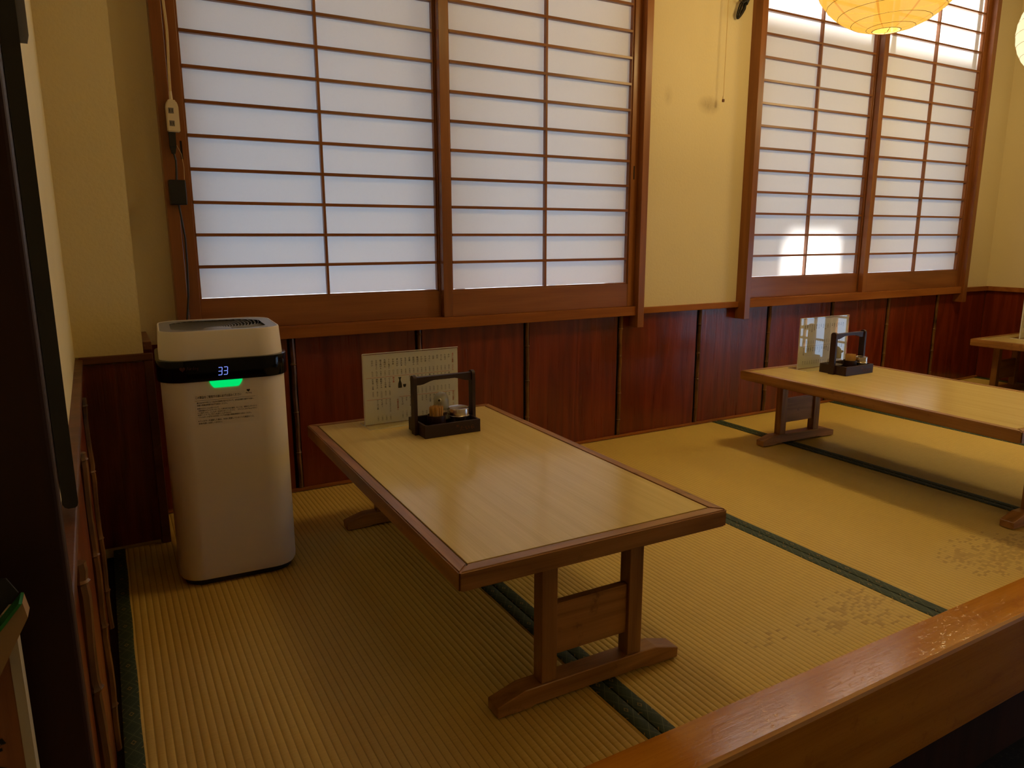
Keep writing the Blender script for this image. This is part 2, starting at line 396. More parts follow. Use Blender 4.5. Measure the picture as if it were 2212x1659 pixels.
def bamboo():
    m = N('smoked_bamboo'); n1 = m.noise(m.coord((60, 60, 4), True), 1.0, 4, .7); n2 = m.noise(m.coord((9, 9, 9), True), 1.0, 4, .6)
    col = m.ramp(m.math('ADD', m.math('MULTIPLY', n1, .5), m.math('MULTIPLY', n2, .6)), [(.40, (.022, .009, .004)), (.58, (.17, .072, .018)), (.75, (.26, .12, .03))])
    m.bsdf(col, .35, bump=n1, bs=.3, bd=.001); return m.m
M['bamboo'] = bamboo()

def stone():
    m = N('dark_speckled_stone'); v = m.coord((1, 1, 1)); n1 = m.noise(v, 130, 3, .7); n2 = m.noise(v, 3, 3)
    col = m.ramp(n1, [(.55, (.008, .008, .008)), (.72, (.05, .045, .04))]); m.bsdf(col, .6, bump=n1, bs=.2, Specular_IOR_Level=.25); return m.m
M['stone'] = stone()

def lantern_mat(name, col, st, leak, seams=True):
    m = N(name); tc = m.n('TexCoord').outputs['Object']; g = m.n('SeparateXYZ', i={0: tc})
    an = m.math('MULTIPLY', m.math('ARCTAN2', g.outputs[1], g.outputs[0]), 8/(2*PI))
    f = m.math('ABSOLUTE', m.math('SUBTRACT', m.math('FRACT', m.math('ADD', an, m.math('MULTIPLY', m.math('SINE', m.math('MULTIPLY', g.outputs[2], 47.0)), .012))), .5))
    seam = m.math('LESS_THAN', f, .030)
    fib = m.noise(m.coord((22, 22, 22)), 1.0, 1, .6)
    c = m.mix(m.math('MULTIPLY', fib, .35), (*col, 1), (col[0]*.82, col[1]*.70, col[2]*.5, 1))
    if seams: c = m.mix(m.math('MULTIPLY', seam, .8), c, (col[0]*.72, col[1]*.50, col[2]*.30, 1))
    e = m.n('Emission', i={0: c, 1: st}); d = m.n('BsdfDiffuse', i={0: (.03, .02, .01, 1)})
    ad = m.n('AddShader', i={0: e, 1: d}); t = m.n('BsdfTransparent')
    x = m.n('MixShader', i={0: leak, 1: ad, 2: t}); m.t.links.new(x.outputs[0], m.out.inputs[0]); return m.m
M['lantern'] = lantern_mat('lit_amber_washi', (1.0, .50, .06), 1.0, .12)
M['lantern_w'] = lantern_mat('lit_white_washi', (1.0, .86, .52), 1.25, .12, False)
M['wire'] = plain('lantern_wire', (.22, .10, .02), .6)
M['bulb'] = emis('lit_bulb', (1, .75, .38), 2.2)
for _k in ('lantern', 'lantern_w', 'bulb', 'digit', 'led'): M[_k].cycles.emission_sampling = 'NONE'
def signwood():
    m = N('printed_wood_sign'); n1 = m.noise(m.coord((60, 60, 4)), 1.0, 4, .6)
    m.bsdf(m.ramp(n1, [(.35, (.22, .075, .025)), (.65, (.38, .14, .05))]), .55); return m.m
M['signwood'] = signwood()

# ------------------------------------------------------------------ the room shell
ZC = 2.72; XR = 4.10; YF = -4.3; XO = 4.75; ZF = -.42
D = -1.664
# back wall: core behind the boards plus the plaster fields around the two windows
bm = bmesh.new()
vbox(bm, -1.05, XO, .012, .14, -.5, .565)
vbox(bm, -1.05, -.60, 0, .14, .565, ZC); vbox(bm, 1.238, 1.90, 0, .14, .565, ZC); vbox(bm, 3.76, XO, 0, .14, .565, ZC)
vbox(bm, -.60, 1.238, 0, .14, 2.515, ZC); vbox(bm, 1.90, 3.76, 0, .14, 2.515, ZC)
wb = struct(obj('wall_back', bm, M['plaster'], smooth=False), 'cream plaster wall above red-brown board wainscot')
BX = [-.265, .211, .689, 1.173, 1.645, 2.122, 2.611, 3.099, 3.576]
edges = [-.745]+BX+[XR]
for a, b in zip(edges, edges[1:]):
    x0 = a+(.014 if a > -.7 else 0); x1 = b-(.014 if b < XR else 0)
    bx('wainscot_panel', (x0, x1, 0, .012, .005, .565), M['wain'], wb, bev=.0012, seg=1)
def bamboo_pole(name, parent, x, y, z0, z1, r=.0085, seed=0):
    rnd = random.Random(seed); bm = bmesh.new(); path = []; rad = []; z = z0; nxt = z0+.05+.1*rnd.random()
    while z < z1:
        if abs(z-nxt) < .004: nxt += .12+.06*rnd.random(); path += [(x, y, z-.003), (x, y, z), (x, y, z+.003)]; rad += [r, r*1.28, r]; z += .012
        else: path.append((x+.0012*math.sin(z*31+seed), y, z)); rad.append(r*(.94+.08*rnd.random())); z = min(z+.02, nxt) if nxt > z+.005 else z+.006
    path.append((x, y, z1)); rad.append(r); tube(bm, path, rad, 8); return obj(name, bm, M['bamboo'], parent)
for k, x in enumerate(BX):
    bx('groove_backing', (x-.014, x+.014, .009, .0119, .005, .565), M['seam'], wb)
    bamboo_pole('bamboo_batten', wb, x+.003, -.001, .008, .562, seed=k)
struct(bx('baseboard_back', (-.735, XR, -.014, -.0002, .0, .010), M['rail'], bev=.001), 'thin wooden strip between wainscot and tatami')
# rails
struct(bx('trim_1', (1.2565, 1.879, -.020, -.0005, .562, .589), M['rail'], bev=.0015), 'wooden chair rail under the plaster between the two windows')
struct(bx('trim_2', (3.775, XR-.0005, -.020, -.0005, .562, .589), M['rail'], bev=.0015), 'wooden chair rail beside the right window')

def window(n, x0, x1, cl, cr, label):
    """casing posts cl=(a,b), cr=(a,b); sill and header between them"""
    bm = bmesh.new(); vbox(bm, cl[0], cl[1], -.060, .0, .507, 2.57, .0015); root = struct(obj('window_%d' % n, bm, M['frame_v'], smooth=False), label)
    bx('casing_post', (cr[0], cr[1], -.060, .0, .507, 2.57), M['frame_v'], root, bev=.0015)
    bx('sill', (cl[1], cr[0], -.046, .10, .560, .600), M['rail'], root, bev=.0015)
    bx('header', (cl[1], cr[0], -.050, .10, 2.4765, 2.53), M['frame'], root, bev=.0015)
    bx('jamb', (cl[1]-.004, cl[1]+.006, .0005, .10, .60, 2.4765), M['frame_v'], root); bx('jamb', (cr[0]-.006, cr[0]+.004, .0005, .10, .60, 2.4765), M['frame_v'], root)
    # outer metal sash behind the paper
    for xx in (x0+.02, (x0+x1)/2-.03, (x0+x1)/2+.10, x1-.06): bx('sash_bar', (xx, xx+.035, .085, .105, .602, 2.475), M['alu'], root)
    return root
window(1, -.59, 1.222, (-.622, -.588), (1.222, 1.2565), 'wooden casing of the wide left window, its posts running down past the sill')
window(2, 1.915, 3.74, (1.879, 1.915), (3.737, 3.775), 'wooden casing of the right window, its posts running down past the sill')

def shoji(name, x0, x1, yf, label, group, pull=None):
    """x0,x1 outer; yf front face; paper between stiles"""
    z0, zt = .6004, 2.474; zl = .7045; dz = .102; rows = 17; st = .036
    t = thing(name, label, 'shoji screen', ((x0+x1)/2, yf, z0), 0, group)
    ox = (x0+x1)/2; w = (x1-x0)/2; Z = lambda z: z-z0
    def L(nm, d, mat, bev=.0012, **k): return bx(nm, d, mat, t, bev=bev, **k)
    for sx in (-1, 1):
        s = L('stile', tuple(sorted((sx*w, sx*(w-st)))) + (0, .028, 0, Z(zt)), M['frame_v'])
        if pull == sx:
            xx = sx*(w-st*.55)
            bx('finger_pull', (xx-.003, xx+.003, -.0006, .004, Z(1.14), Z(1.195)), M['seam'], s)
    L('bottom_rail', (-w+st, w-st, .001, .027, 0, Z(zl)-.006), M['frame'])
    L('top_rail', (-w+st, w-st, .001, .027, Z(zl+rows*dz)+.004, Z(zt)), M['frame'])
    iw = w-st
    for sx in (-1, 1): L('inner_edge', tuple(sorted((sx*iw, sx*(iw-.006)))) + (.006, .024, Z(zl)-.006, Z(zl+rows*dz)+.004), M['frame_v'], .0008)
    L('inner_edge', (-iw+.006, iw-.006, .006, .024, Z(zl)-.006, Z(zl)-.0005), M['frame'], .0008)
    L('muntin', (-.0045, .0045, .005, .022, Z(zl)-.001, Z(zl+rows*dz)+.004), M['frame_v'], .0006)
    me = None
    for k in range(1, rows):
        if me is None:
            bm = bmesh.new(); vbox(bm, -iw+.006, iw-.006, .004, .022, -.0050, .0050, .0006, 1); me = finish(bm, 'muntin', False)
        link('muntin', me, M['frame'], t, (0, 0, Z(zl+k*dz)))
    bm = bmesh.new(); bm.faces.new([bm.verts.new(c) for c in ((0, .0226, 0), (iw-.0005, .0226, 0), (iw-.0005, .0226, dz), (0, .0226, dz))])
    pm = finish(bm, 'paper_pane', False)
    for k in range(rows):
        for q in (0, 1): link('paper_pane', pm, M['paper'], t, (-iw if q == 0 else .0005, 0, Z(zl+k*dz)))
    return t
G1 = 'shoji screens of the two windows'
shoji('shoji_screen', -.581, .339, .001, 'left shoji screen of the wide left window, partly behind its neighbour', G1, -1)
shoji('shoji_screen', .307, 1.2205, -.030, 'right shoji screen of the wide left window, next to the bare plaster', G1, 1)
shoji('shoji_screen', 1.918, 2.835, .001, 'left shoji screen of the right window, sunlit patch at its foot', G1)
shoji('shoji_screen', 2.807, 3.736, -.030, 'right shoji screen of the right window, nearest the right wall', G1)

# corner column beside the left window
bm = bmesh.new()
vbox(bm, -1.0, -.735, -.26, .0, .577, ZC); vbox(bm, -1.0, -.740, -.255, .0, -.02, .577)
wc = struct(obj('wall_corner_column', bm, M['plaster_left'], smooth=False), 'aged cream corner column with a dark lower panel behind the air purifier')
bx('panel_board', (-.895, -.737, -.262, -.2555, .012, .553), M['wain'], wc)
bx('corner_strip', (-.737, -.713, -.268, -.2405, .0, .556), M['dark_trim'], wc, bev=.002)
bx('panel_top_trim', (-.895, -.712, -.270, -.2605, .556, .577), M['dark_trim'], wc, bev=.002)
bx('side_trim', (-.7345, -.712, -.2600, -.0005, .585, .609), M['dark_trim'], wc, bev=.002)
bx('side_board', (-.7395, -.722, -.2400, -.0005, .0, .584), M['wain'], wc)

# left wall (leans very slightly out of square, as photographed)
TL = Matrix.Translation((-.888, -.26, 0)) @ Matrix.Rotation(R(.60), 4, 'Z')
bm = bmesh.new(); vbox(bm, -.16, -.016, -1.63, .40, .565, ZC); vbox(bm, -.16, -.006, -1.63, .40, -.5, .565)
wl = obj('wall_left', bm, M['plaster_left'], smooth=False); wl.matrix_world = TL; struct(wl, 'aged cream plaster wall at far left above a low dark wainscot')
bx('ledge', (-.024, .002, -1.625, -.001, .556, .572), M['dark_trim'], wl, bev=.002)
bx('groove_backing', (-.0059, -.0052, -1.625, -.01, .004, .5555), M['seam'], wl)
for a, b in ((-.48, -.02), (-.95, -.50), (-1.42, -.97), (-1.625, -1.44)):
    bx('wainscot_panel', (-.0051, -.001, a, b, .004, .5555), M['wain'], wl)
for k, y in enumerate((-.49, -.96, -1.43)): bamboo_pole('bamboo_batten', wl, .0015, y, .006, .555, .008, 40+k)
# right wall, front wall with glazed entrance, outer right wall, ceiling, floors
bm = bmesh.new(); vbox(bm, XR, XR+.12, -1.80, .012, .589, ZC); vbox(bm, XR+.012, XR+.12, -1.80, .012, -.5, .589)
wr = struct(obj('wall_right', bm, M['plaster'], smooth=False), 'cream plaster wall at the right above a dark board wainscot')
for k in range(3):
    y1 = -.0003-k*.60; bx('wainscot_panel', (XR, XR+.0094, max(y1-.585, -1.80), y1, .005, .562), M['wain'], wr, bev=.0012, seg=1)
bx('groove_backing', (XR+.0095, XR+.0119, -1.80, -.0003, .005, .562), M['seam'], wr)
for k in range(2): bamboo_pole('bamboo_batten', wr, XR+.001, -.0003-(k+1)*.60+.0075, .008, .562, seed=20+k)
bx('chair_rail', (XR-.020, XR-.0003, -1.80, -.021, .562, .589), M['rail'], wr, bev=.0015)
struct(bx('wall_front', (-1.5, XO+.12, YF-.12, YF, -.5, ZC), M['plaster']), 'cream wall on the aisle side of the shop')
DY0, DY1, DZ = -3.25, -2.15, .95
bm = bmesh.new(); vbox(bm, XO, XO+.12, YF, DY0, -.5, ZC); vbox(bm, XO, XO+.12, DY1, .0, -.5, ZC); vbox(bm, XO, XO+.12, DY0, DY1, DZ, ZC)
struct(obj('wall_far_right', bm, M['plaster'], smooth=False), 'cream wall with the glazed entrance beyond the right wall')
for n, (y0, y1, dx) in enumerate(((DY0, DY0+.57, .03), (DY1-.57, DY1, .07))):
    bm = bmesh.new(); xa, xb = XO+dx, XO+dx+.03
    vbox(bm, xa, xb, y0, y0+.06, ZF, DZ); vbox(bm, xa, xb, y1-.06, y1, ZF, DZ); vbox(bm, xa, xb, y0+.06, y1-.06, ZF, ZF+.16); vbox(bm, xa, xb, y0+.06, y1-.06, DZ-.07, DZ)
    d = obj('door_%d' % (n+1), bm, M['frame_v'], smooth=False); struct(d, 'glazed lattice entrance door')
    for k in range(1, 4): yy = y0+.06+.45*k/4; bx('glazing_bar', (xa+.004, xb-.004, yy-.009, yy+.009, ZF+.16, DZ-.07), M['frame_v'], d)
    for z in (-.02, .20, .45, .70): bx('glazing_bar', (xa+.005, xb-.005, y0+.06, y1-.06, z-.009, z+.009), M['frame'], d)
struct(bx('wall_aisle_left', (-1.5, -1.38, YF, -1.60, -.5, ZC), M['plaster_left']), 'cream wall along the aisle behind the viewer')
bm = bmesh.new(); vbox(bm, -1.6, XO+.12, YF-.12, .16, ZC, ZC+.08); cl = struct(obj('ceiling', bm, M['ceiling'], smooth=False), 'brown boarded ceiling')
struct(bx('floor', (-1.6, XO+.12, YF-.12, .012, ZF-.06, ZF), M['stone']), 'dark speckled stone floor of the aisle below the platform')
pf = struct(bx('floor_platform', (-.885, XR+.01, -1.70, .0, ZF+.001, -.034), M['post']), 'raised platform under the tatami')
# platform edge beam with worn front arris
bm = bmesh.new()
yi, yo = D-.0015, -1.773; zt, zb = .0065, -.212
prof = [(yi, zb), (yi, zt-.002), (yi-.002, zt), (yo+.010, zt), (yo+.003, zt-.003), (yo, zt-.010), (yo, zb)]
fs = prism(bm, prof, 'X', -.884, XR)
for f in fs[2:]:
    ys = sorted(v.co.y for v in f.verts); zs = [v.co.z for v in f.verts]
    if ys[-1] < yo+.0101 and max(zs)-min(zs) < .02 and min(zs) > -.1: f.material_index = 1
struct(obj('trim_3', bm, [M['beam'], M['beam_edge']], smooth=False), 'orange-brown polished beam along the front edge of the tatami platform')
struct(bx('trim_4', (-.884, XR, -1.735, -1.7005, ZF+.001, -.2125), M['post']), 'recessed dark kick board under the platform beam')

# ------------------------------------------------------------------ tatami mats
EDG = [-.868, 0.0, .88, 1.7824, 2.665, 3.548, XR-.004]
MATL = ['tatami mat at far left under the air purifier, in shadow', 'tatami mat under the right half of the near table',
        'tatami mat between the near and the middle table, worn toward the beam', 'tatami mat under the right half of the middle table',
        'tatami mat between the middle and the far table', 'tatami mat against the right wall, under the far table']
for k in range(6):
    a, b = EDG[k]+.0012, EDG[k+1]-.0012
    t = thing('tatami_mat', MATL[k], 'tatami mat', ((a+b)/2, (D-.0145)/2, -.033), 0, 'tatami mats covering the platform')
    w = (b-a)/2; l = (-.0145-D)/2; hw = .031; P = .0147
    bx('mat_core', (-w, w, -l, l, 0, .030), M['pages'], t)
    # ribbed rush cover: real ridges between the thread lines
    bm = bmesh.new(); x = math.ceil((-w+.004)/P)*P; xs = [(-w+.004, .0)]
    i0 = math.floor((-w)/P); i1 = math.ceil(w/P)
    for i in range(i0, i1+1):
        for fx, fz in ((-.5, 0.0), (-.40, .55), (-.22, .9), (0, 1.0), (.22, .9), (.40, .55)):
            xx = (i+.5+fx)*P
            if -w+.004 < xx < w-.004: xs.append((xx, fz*.0017))
    xs.append((w-.004, 0.0))
    ny = 2; rows = [[bm.verts.new((xx, -l+2*l*j/ny, .0302+z)) for xx, z in xs] for j in range(ny+1)]
    for j in range(ny):
        for q in range(len(xs)-1): bm.faces.new([rows[j][q], rows[j][q+1], rows[j+1][q+1], rows[j+1][q]])
    obj('rush_cover', bm, M['tatami'], t, ang=80)
    for sx in (-1, 1):
        bm = bmesh.new(); n = 40
        prof = [(-hw/2, .0300), (-hw/2, .0330), (-hw/2+.002, .0341), (hw/2-.003, .0341), (hw/2, .0326), (hw/2, .0300)]
        rings = []
        for j in range(n+1):
            y = -l+2*l*j/n; wob = .0008*math.sin(y*23+k*2+sx)
            rings.append([bm.verts.new((u+wob*(1 if u*sx < 0 else 0), y, z)) for u, z in prof])
        for A, B in zip(rings, rings[1:]):
            for q in range(5): bm.faces.new([A[q], A[q+1], B[q+1], B[q]])
        obj('cloth_border', bm, M['heri'], t, (sx*(w-hw/2), 0, 0))

# ------------------------------------------------------------------ low tables
def make_table(label):
    t = thing('low_table', label, 'table', group='low tables on the tatami')
    W2, L2, zt, zb, rw = .309, .5665, .335, .297, .027
    for sx in (-1, 1):      # long rails, mitred
        bm = bmesh.new(); pts = [(sx*W2, -L2), (sx*W2, L2), (sx*(W2-rw), L2-rw), (sx*(W2-rw), -L2+rw)]
        prism(bm, pts, 'Z', zb, zt); bmesh.ops.bevel(bm, geom=list(bm.edges), offset=.0028, segments=2, affect='EDGES'); obj('frame_rail', bm, M['table'], t, smooth=False)
    for sy in (-1, 1):
        bm = bmesh.new(); pts = [(-W2, sy*L2), (W2, sy*L2), (W2-rw, sy*(L2-rw)), (-W2+rw, sy*(L2-rw))]
        prism(bm, pts, 'Z', zb, zt); bmesh.ops.bevel(bm, geom=list(bm.edges), offset=.0028, segments=2, affect='EDGES')
        bm.normal_update()
        for f in bm.faces:
            c = f.calc_center_median()
            if f.calc_area() < .004 and c.z > zt-.004 and abs(c.y) > L2-.004: f.material_index = 1
        obj('frame_rail', bm, [M['table_x'], M['worn_edge']], t, smooth=False)
    bx('seam_backing', (-W2+rw+.0005, W2-rw-.0005, -L2+rw+.0005, L2-rw-.0005, zb+.006, zt-.005), M['seam'], t)
    bx('tabletop', (-W2+rw+.0018, W2-rw-.0018, -L2+rw+.0018, L2-rw-.0018, zt-.0045, zt-.0004), M['laminate'], t, bev=.0006, seg=1)
    for sy in (-1, 1):
        y = sy*.513
        bm = bmesh.new()
        prof = [(-.220, 0), (-.150, 0), (-.135, .006), (.128, .006), (.143, 0), (.220, 0), (.221, .023), (.160, .041), (-.160, .041), (-.221, .023)]
        prism(bm, prof, 'Y', y-.021, y+.021); bmesh.ops.bevel(bm, geom=[e for e in bm.edges if e.calc_length() > .02], offset=.0015, segments=1, affect='EDGES'); obj('foot', bm, M['table_x'], t, smooth=False)
        for sx in (-1, 1):
            bx('post', tuple(sorted((sx*.0865, sx*.121)))+(y-.0165, y+.0165, .0405, .2965), M['table_z'], t, bev=.0015)
        bx('stretcher', (-.0863, .0863, y-.009, y+.009, .091, .199), M['table_x'], t, bev=.0012)
        bx('batten', (-.25, .25, y-.026, y+.026, .2785, .2968), M['table_x'], t) if False else None
    return t
t1 = make_table('nearest low table, wood-print top in a worn brown frame, beside the air purifier')
t1.location = (-.016, -.949, .0012); t1.rotation_euler.z = R(-1.1)
t2 = copy_tree(t1); t2.location = (1.822, -.952, .0012); t2.rotation_euler.z = R(-2.4); t2['label'] = 'middle low table in front of the right window, carrying a caddy and a menu stand'
t3 = copy_tree(t1); t3.location = (3.718, -.874, .0012); t3.rotation_euler.z = R(.6); t3['label'] = 'farthest low table, in the right corner, cut off by the picture edge'
TZ = .3359

# ------------------------------------------------------------------ menu stands
def stand(loc, rotz, label, kind):
    t = thing('menu_stand', label, 'menu stand', loc, rotz, 'acrylic menu stands on the tables')
    w, h = .1565, .2215
    bm = bmesh.new(); vbox(bm, -w, w, -.048, .048, .0, .0028, .0008, 1); obj('base_plate', bm, M['acrylic'], t)
    bx('base_edge', (-w, w, -.0486, -.0481, .0002, .0026), M['acrylic_edge'], t); bx('base_edge', (-w-.0005, -w-.0001, -.048, .048, .0002, .0026), M['acrylic_edge'], t)
    for sy in (-1, 1): bx('acrylic_sheet', (-w, w, sy*.0022-.0009, sy*.0022+.0009, .003, h), M['acrylic'], t)
    bx('top_edge', (-w, w, -.0031, .0031, h, h+.0012), M['acrylic_edge'], t); bx('side_edge', (-w-.0012, -w-.0001, -.0031, .0031, .003, h), M['acrylic_edge'], t)
    s = bx('menu_sheet', (-w+.0015, w-.0015, -.0006, .0006, .0045, h-.003), M['sheet'], t)
    K, RD, BR = Print(), Print(), Print(); u0 = -w; top = h
    U = lambda u: u0+u
    def col(pr, s_, u, drop, size=.0068): pr.text(s_, U(u), top-drop, vertical=True, size=size)
    nums = '一二三四五六七八九'; rg = random.Random(kind*5+1)
    if kind == 1:
        cols = [.0290+.01327*k for k in range(20)]
        row1 = ['山かけ', 'おかめとじ', '親子南ばん', '天南ばん', 'カレー南ばん', 'おかめ', 'あんかけ', 'かきたま', '玉子とじ', '花巻', '鶏南ばん', '鴨南ばん', 'ちから', 'わかめ', 'きのこ', '山菜', '月見', 'きつね', 'たぬき', 'かけ']
        pr1 = ['九〇〇', '九〇〇', '八五〇', '八五〇', '八〇〇', '八〇〇', '八〇〇', '七五〇', '七五〇', '七五〇', '七五〇', '七五〇', '七五〇', '七五〇', '七五〇', '七五〇', '六五〇', '六五〇', '六五〇', '五五〇']
        for u, a, b in zip(cols, row1, pr1): col(K, a, u, .019, min(.0066, .0300/len(a))); col(K, b, u, .0535, .0056)
        RD.rect(U(.008), U(.282), top-.0738, top-.0730)
        col(RD, '温かい蕎麦', .2945, .017, .0062); col(RD, 'うどん', .2945, .055, .0062)
        row2 = {0: ('日本酒一合瓶', '五五〇'), 1: ('焼酎グラス', '五〇〇'), 2: ('焼酎ボトル', '二六〇〇'), 3: ('ビール中瓶', '五〇〇'), 4: ('ビール大瓶', '七五〇'), 9: ('天とじ', '一一〇〇'), 10: ('天ぷら', '一一〇〇'),
                11: ('天ざる', '一〇〇〇'), 12: ('天もり', '一〇五〇'), 13: ('ナメコ', '一〇〇〇'), 14: ('鴨せいろ', '九五〇'), 15: ('すき焼', '九五〇'), 16: ('てんぷら', '九〇〇'), 17: ('みそ煮', '九〇〇'), 18: ('けんちん', '九〇〇'), 19: ('肉うどん', '九〇〇')}
        for k, (a, b) in row2.items(): col(K, a, cols[k], .0765, min(.0062, .034/len(a))); col(K, b, cols[k], .1165, .0054)
        col(RD, '飲み物', cols[5], .0755, .0062)
        RD.rect(U(.008), U(.084), top-.1412, top-.1404); RD.rect(U(.112), U(.300), top-.1402, top-.1394)
        row3 = {1: ('ウーロン茶', '二五〇'), 2: ('サイダー', '二五〇'), 3: ('コーラ', '二五〇'), 4: ('オレンジジュース', '二五〇'), 7: ('もりそば', '一一五〇'), 8: ('ざる', '一〇五〇'), 9: ('冷しきつね', '一〇五〇'), 10: ('冷したぬき', '九五〇'),
                12: ('とろろ', '九〇〇'), 13: ('おろし', '七五〇'), 14: ('冷し山菜', '七五〇'), 15: ('冷し月見', '七〇〇'), 18: ('ざる', '六五〇'), 19: ('もり', '六〇〇')}
        for k, (a, b) in row3.items(): col(K, a, cols[k], .1425, min(.0062, .042/len(a))); col(K, b, cols[k], .193-.006*(len(b)-3), .0058)
        col(RD, '大盛百円増し', cols[6]-.002, .145, .0062); col(RD, '冷たい蕎麦', .2945, .140, .0062); col(RD, 'うどん', .2945, .178, .0062)
        # sake flask and cup
        fx, fz = U(.1155), top-.112
        fl = [(-.0058, 0), (-.0064, .006), (-.0056, .014), (-.0026, .0225), (-.0024, .0265), (-.0052, .0335), (.0052, .0335), (.0024, .0265), (.0026, .0225), (.0056, .014), (.0064, .006), (.0058, 0)]
        K.poly([(fx+a, fz+b) for a, b in fl])
        cx = fx+.0148; K.poly([(cx-.0028, fz+.001), (cx-.0045, fz+.005), (cx-.005, fz+.0105), (cx+.005, fz+.0105), (cx+.0045, fz+.005), (cx+.0028, fz+.001)])
    else:
        names = ['釜揚げ', '鍋焼', '力うどん', '天ぷら定食', 'そば定食', '親子丼', 'カツ丼', '天丼', '玉子丼', 'カレー丼', '中華丼', 'ライス', '大盛', '味噌汁', 'お新香', '枝豆', '冷奴', '板わさ']
        cols = [.030+.0145*k for k in range(18 if kind == 2 else 6)]
        for k, u in enumerate(cols):
            col(K, names[k % 18], u, .030, .0066); col(K, nums[4+k % 5]+'五〇', u, .098, .0056)
            col(K, names[(k*5+3) % 18], u, .128, .0066); col(K, nums[3+k % 6]+'〇〇', u, .186, .0056)
        BR.rect(U(.012), U(.300), top-.1228, top-.1220)
    K.build('printed_text', M['ink'], s, -.00075)
    if RD.v: RD.build('printed_text', M['ink_red'], s, -.00075)['label'] = 'red print'
    if BR.v: BR.build('ruled_line', M['ink_brown'], s, -.00075)
    return t
stand((-.0095, -.486, TZ), R(0), 'menu stand on the nearest table, long columns of black and red print', 1)
stand((1.913, -.490, TZ), R(-.5), 'menu stand on the middle table, mirror-like with a window reflection', 2)
stand((3.765, -.455, TZ), R(3), 'menu stand on the farthest table, only its left edge in view', 3)

# ------------------------------------------------------------------ condiment caddies and what stands in them
def caddy(loc, rotz, label):
    t = thing('condiment_caddy', label, 'caddy', loc, rotz, 'wooden condiment caddies')
    w, d, h, th = .088, .064, .038, .007
    bx('tray_floor', (-w+th, w-th, -d+th, d-th, .0005, .007), M['caddy'], t)
    f = bx('tray_side', (-w, w, -d, -d+th, 0, h), M['caddy'], t, bev=.001)
    bx('tray_side', (-w, w, d-th, d, 0, h), M['caddy'], t, bev=.001)
    for sx in (-1, 1): bx('tray_side', tuple(sorted((sx*w, sx*(w-th))))+(-d+th, d-th, 0, h), M['caddy'], t, bev=.001)
    for sx in (-1, 1):
        bm = bmesh.new(); y0, y1, zz = -.013, .013, .168
        pts = [(y0, 0), (y1, 0), (y1, zz-.004)]+[(y1-.013+.013*math.cos(a), zz-.004+.011*math.sin(a)) for a in [PI*k/8 for k in range(1, 8)]]+[(y0, zz-.004)]
        prism(bm, pts, 'X', *sorted((sx*(w+.0003), sx*(w+.0103)))); obj('upright', bm, M['caddy'], t)
    bm = bmesh.new(); n = 16; lo = []
    for k in range(n+1):
        x = -w-.0+2*w*k/n; q = min(1, max(0, (w-abs(x)-.012)/.045)); q = q*q*(3-2*q); lo.append((x, .146+.011*q))
    prism(bm, lo+[(w, .1685), (-w, .1685)], 'Y', -.008, .008); obj('handle', bm, M['caddy'], t)
    p = Print(); p.text('たいら', .022, .024, h=.013, w=.046); p.text('処', .010, .030, h=.008); p.build('printed_text', M['ink_gold'], f, -d-.0004)
    return t
def soy_bottle(loc, rotz, label):
    t = thing('soy_sauce_bottle', label, 'bottle', loc, rotz, 'soy sauce bottles in the caddies')
    bm = bmesh.new(); lathe(bm, [(0, 0), (.027, 0), (.0315, .004), (.034, .018), (.0335, .030), (.030, .043), (.023, .053), (.020, .056)], 28); obj('glass_body', bm, M['bottle'], t)
    bm = bmesh.new(); lathe(bm, [(0, .003), (.0255, .003), (.0300, .006), (.0322, .018), (.0318, .028), (0, .028)], 28); obj('sauce', bm, M['soy'], t)
    bm = bmesh.new(); lathe(bm, [(.0215, .054), (.0225, .056), (.0225, .080), (.0215, .087), (.0185, .095), (.0135, .101), (.007, .1045), (0, .1055)], 28); cp = obj('dome_cap', bm, M['cap_grey'], t)
    bm = bmesh.new(); tube(bm, [(-.010, -.016, .084), (-.0165, -.0235, .0855)], [.0058, .0048], 12); obj('spout', bm, M['cap_grey'], cp)
    bm = bmesh.new(); tube(bm, [(-.0163, -.0233, .0855), (-.0168, -.0239, .0856)], .0030, 10); obj('spout_hole', bm, M['seam'], cp)
    return t
def pick_cup(loc, label):
    t = thing('toothpick_cup', label, 'toothpick cup', loc, 0, 'toothpick cups in the caddies')
    bm = bmesh.new(); lathe(bm, [(0, 0), (.0255, 0), (.0270, .003), (.0270, .047), (.0245, .047), (.0235, .006), (0, .006)], 24); obj('cup', bm, M['caddy'], t)
    bm = bmesh.new(); rg = random.Random(3); pts = []
    for k in range(90):
        r = .0205*math.sqrt((k+.5)/90); a = k*2.39996; pts.append((r*math.cos(a), r*math.sin(a)))
    for x, y in pts:
        h = .072+rg.uniform(-.0015, .001); tube(bm, [(x*.9, y*.9, .0065), (x, y, h-.004), (x*1.01, y*1.01, h)], [.0013, .0013, .0006], 5)
    o = obj('toothpicks', bm, M['pick'], t); o['kind'] = 'stuff'; return t
def spice_can(loc, label, k=1.0):
    t = thing('spice_can', label, 'can', loc, 0, 'steel spice cans in the caddies')
    bm = bmesh.new(); lathe(bm, [(0, 0), (.0310, 0), (.0322, .002), (.0322, .034), (0, .034)], 32); bmesh.ops.scale(bm, vec=(k, k, 1), verts=bm.verts); obj('can_body', bm, M['metal'], t)
    bm = bmesh.new(); lathe(bm, [(.0326, .0345), (.0345, .0352), (.0345, .0375), (.0330, .0385), (.0330, .0555), (.0318, .0585), (.0290, .0592), (.0270, .0580), (0, .0577)], 32); bmesh.ops.scale(bm, vec=(k, k, 1), verts=bm.verts); obj('lid', bm, M['metal'], t)
    return t
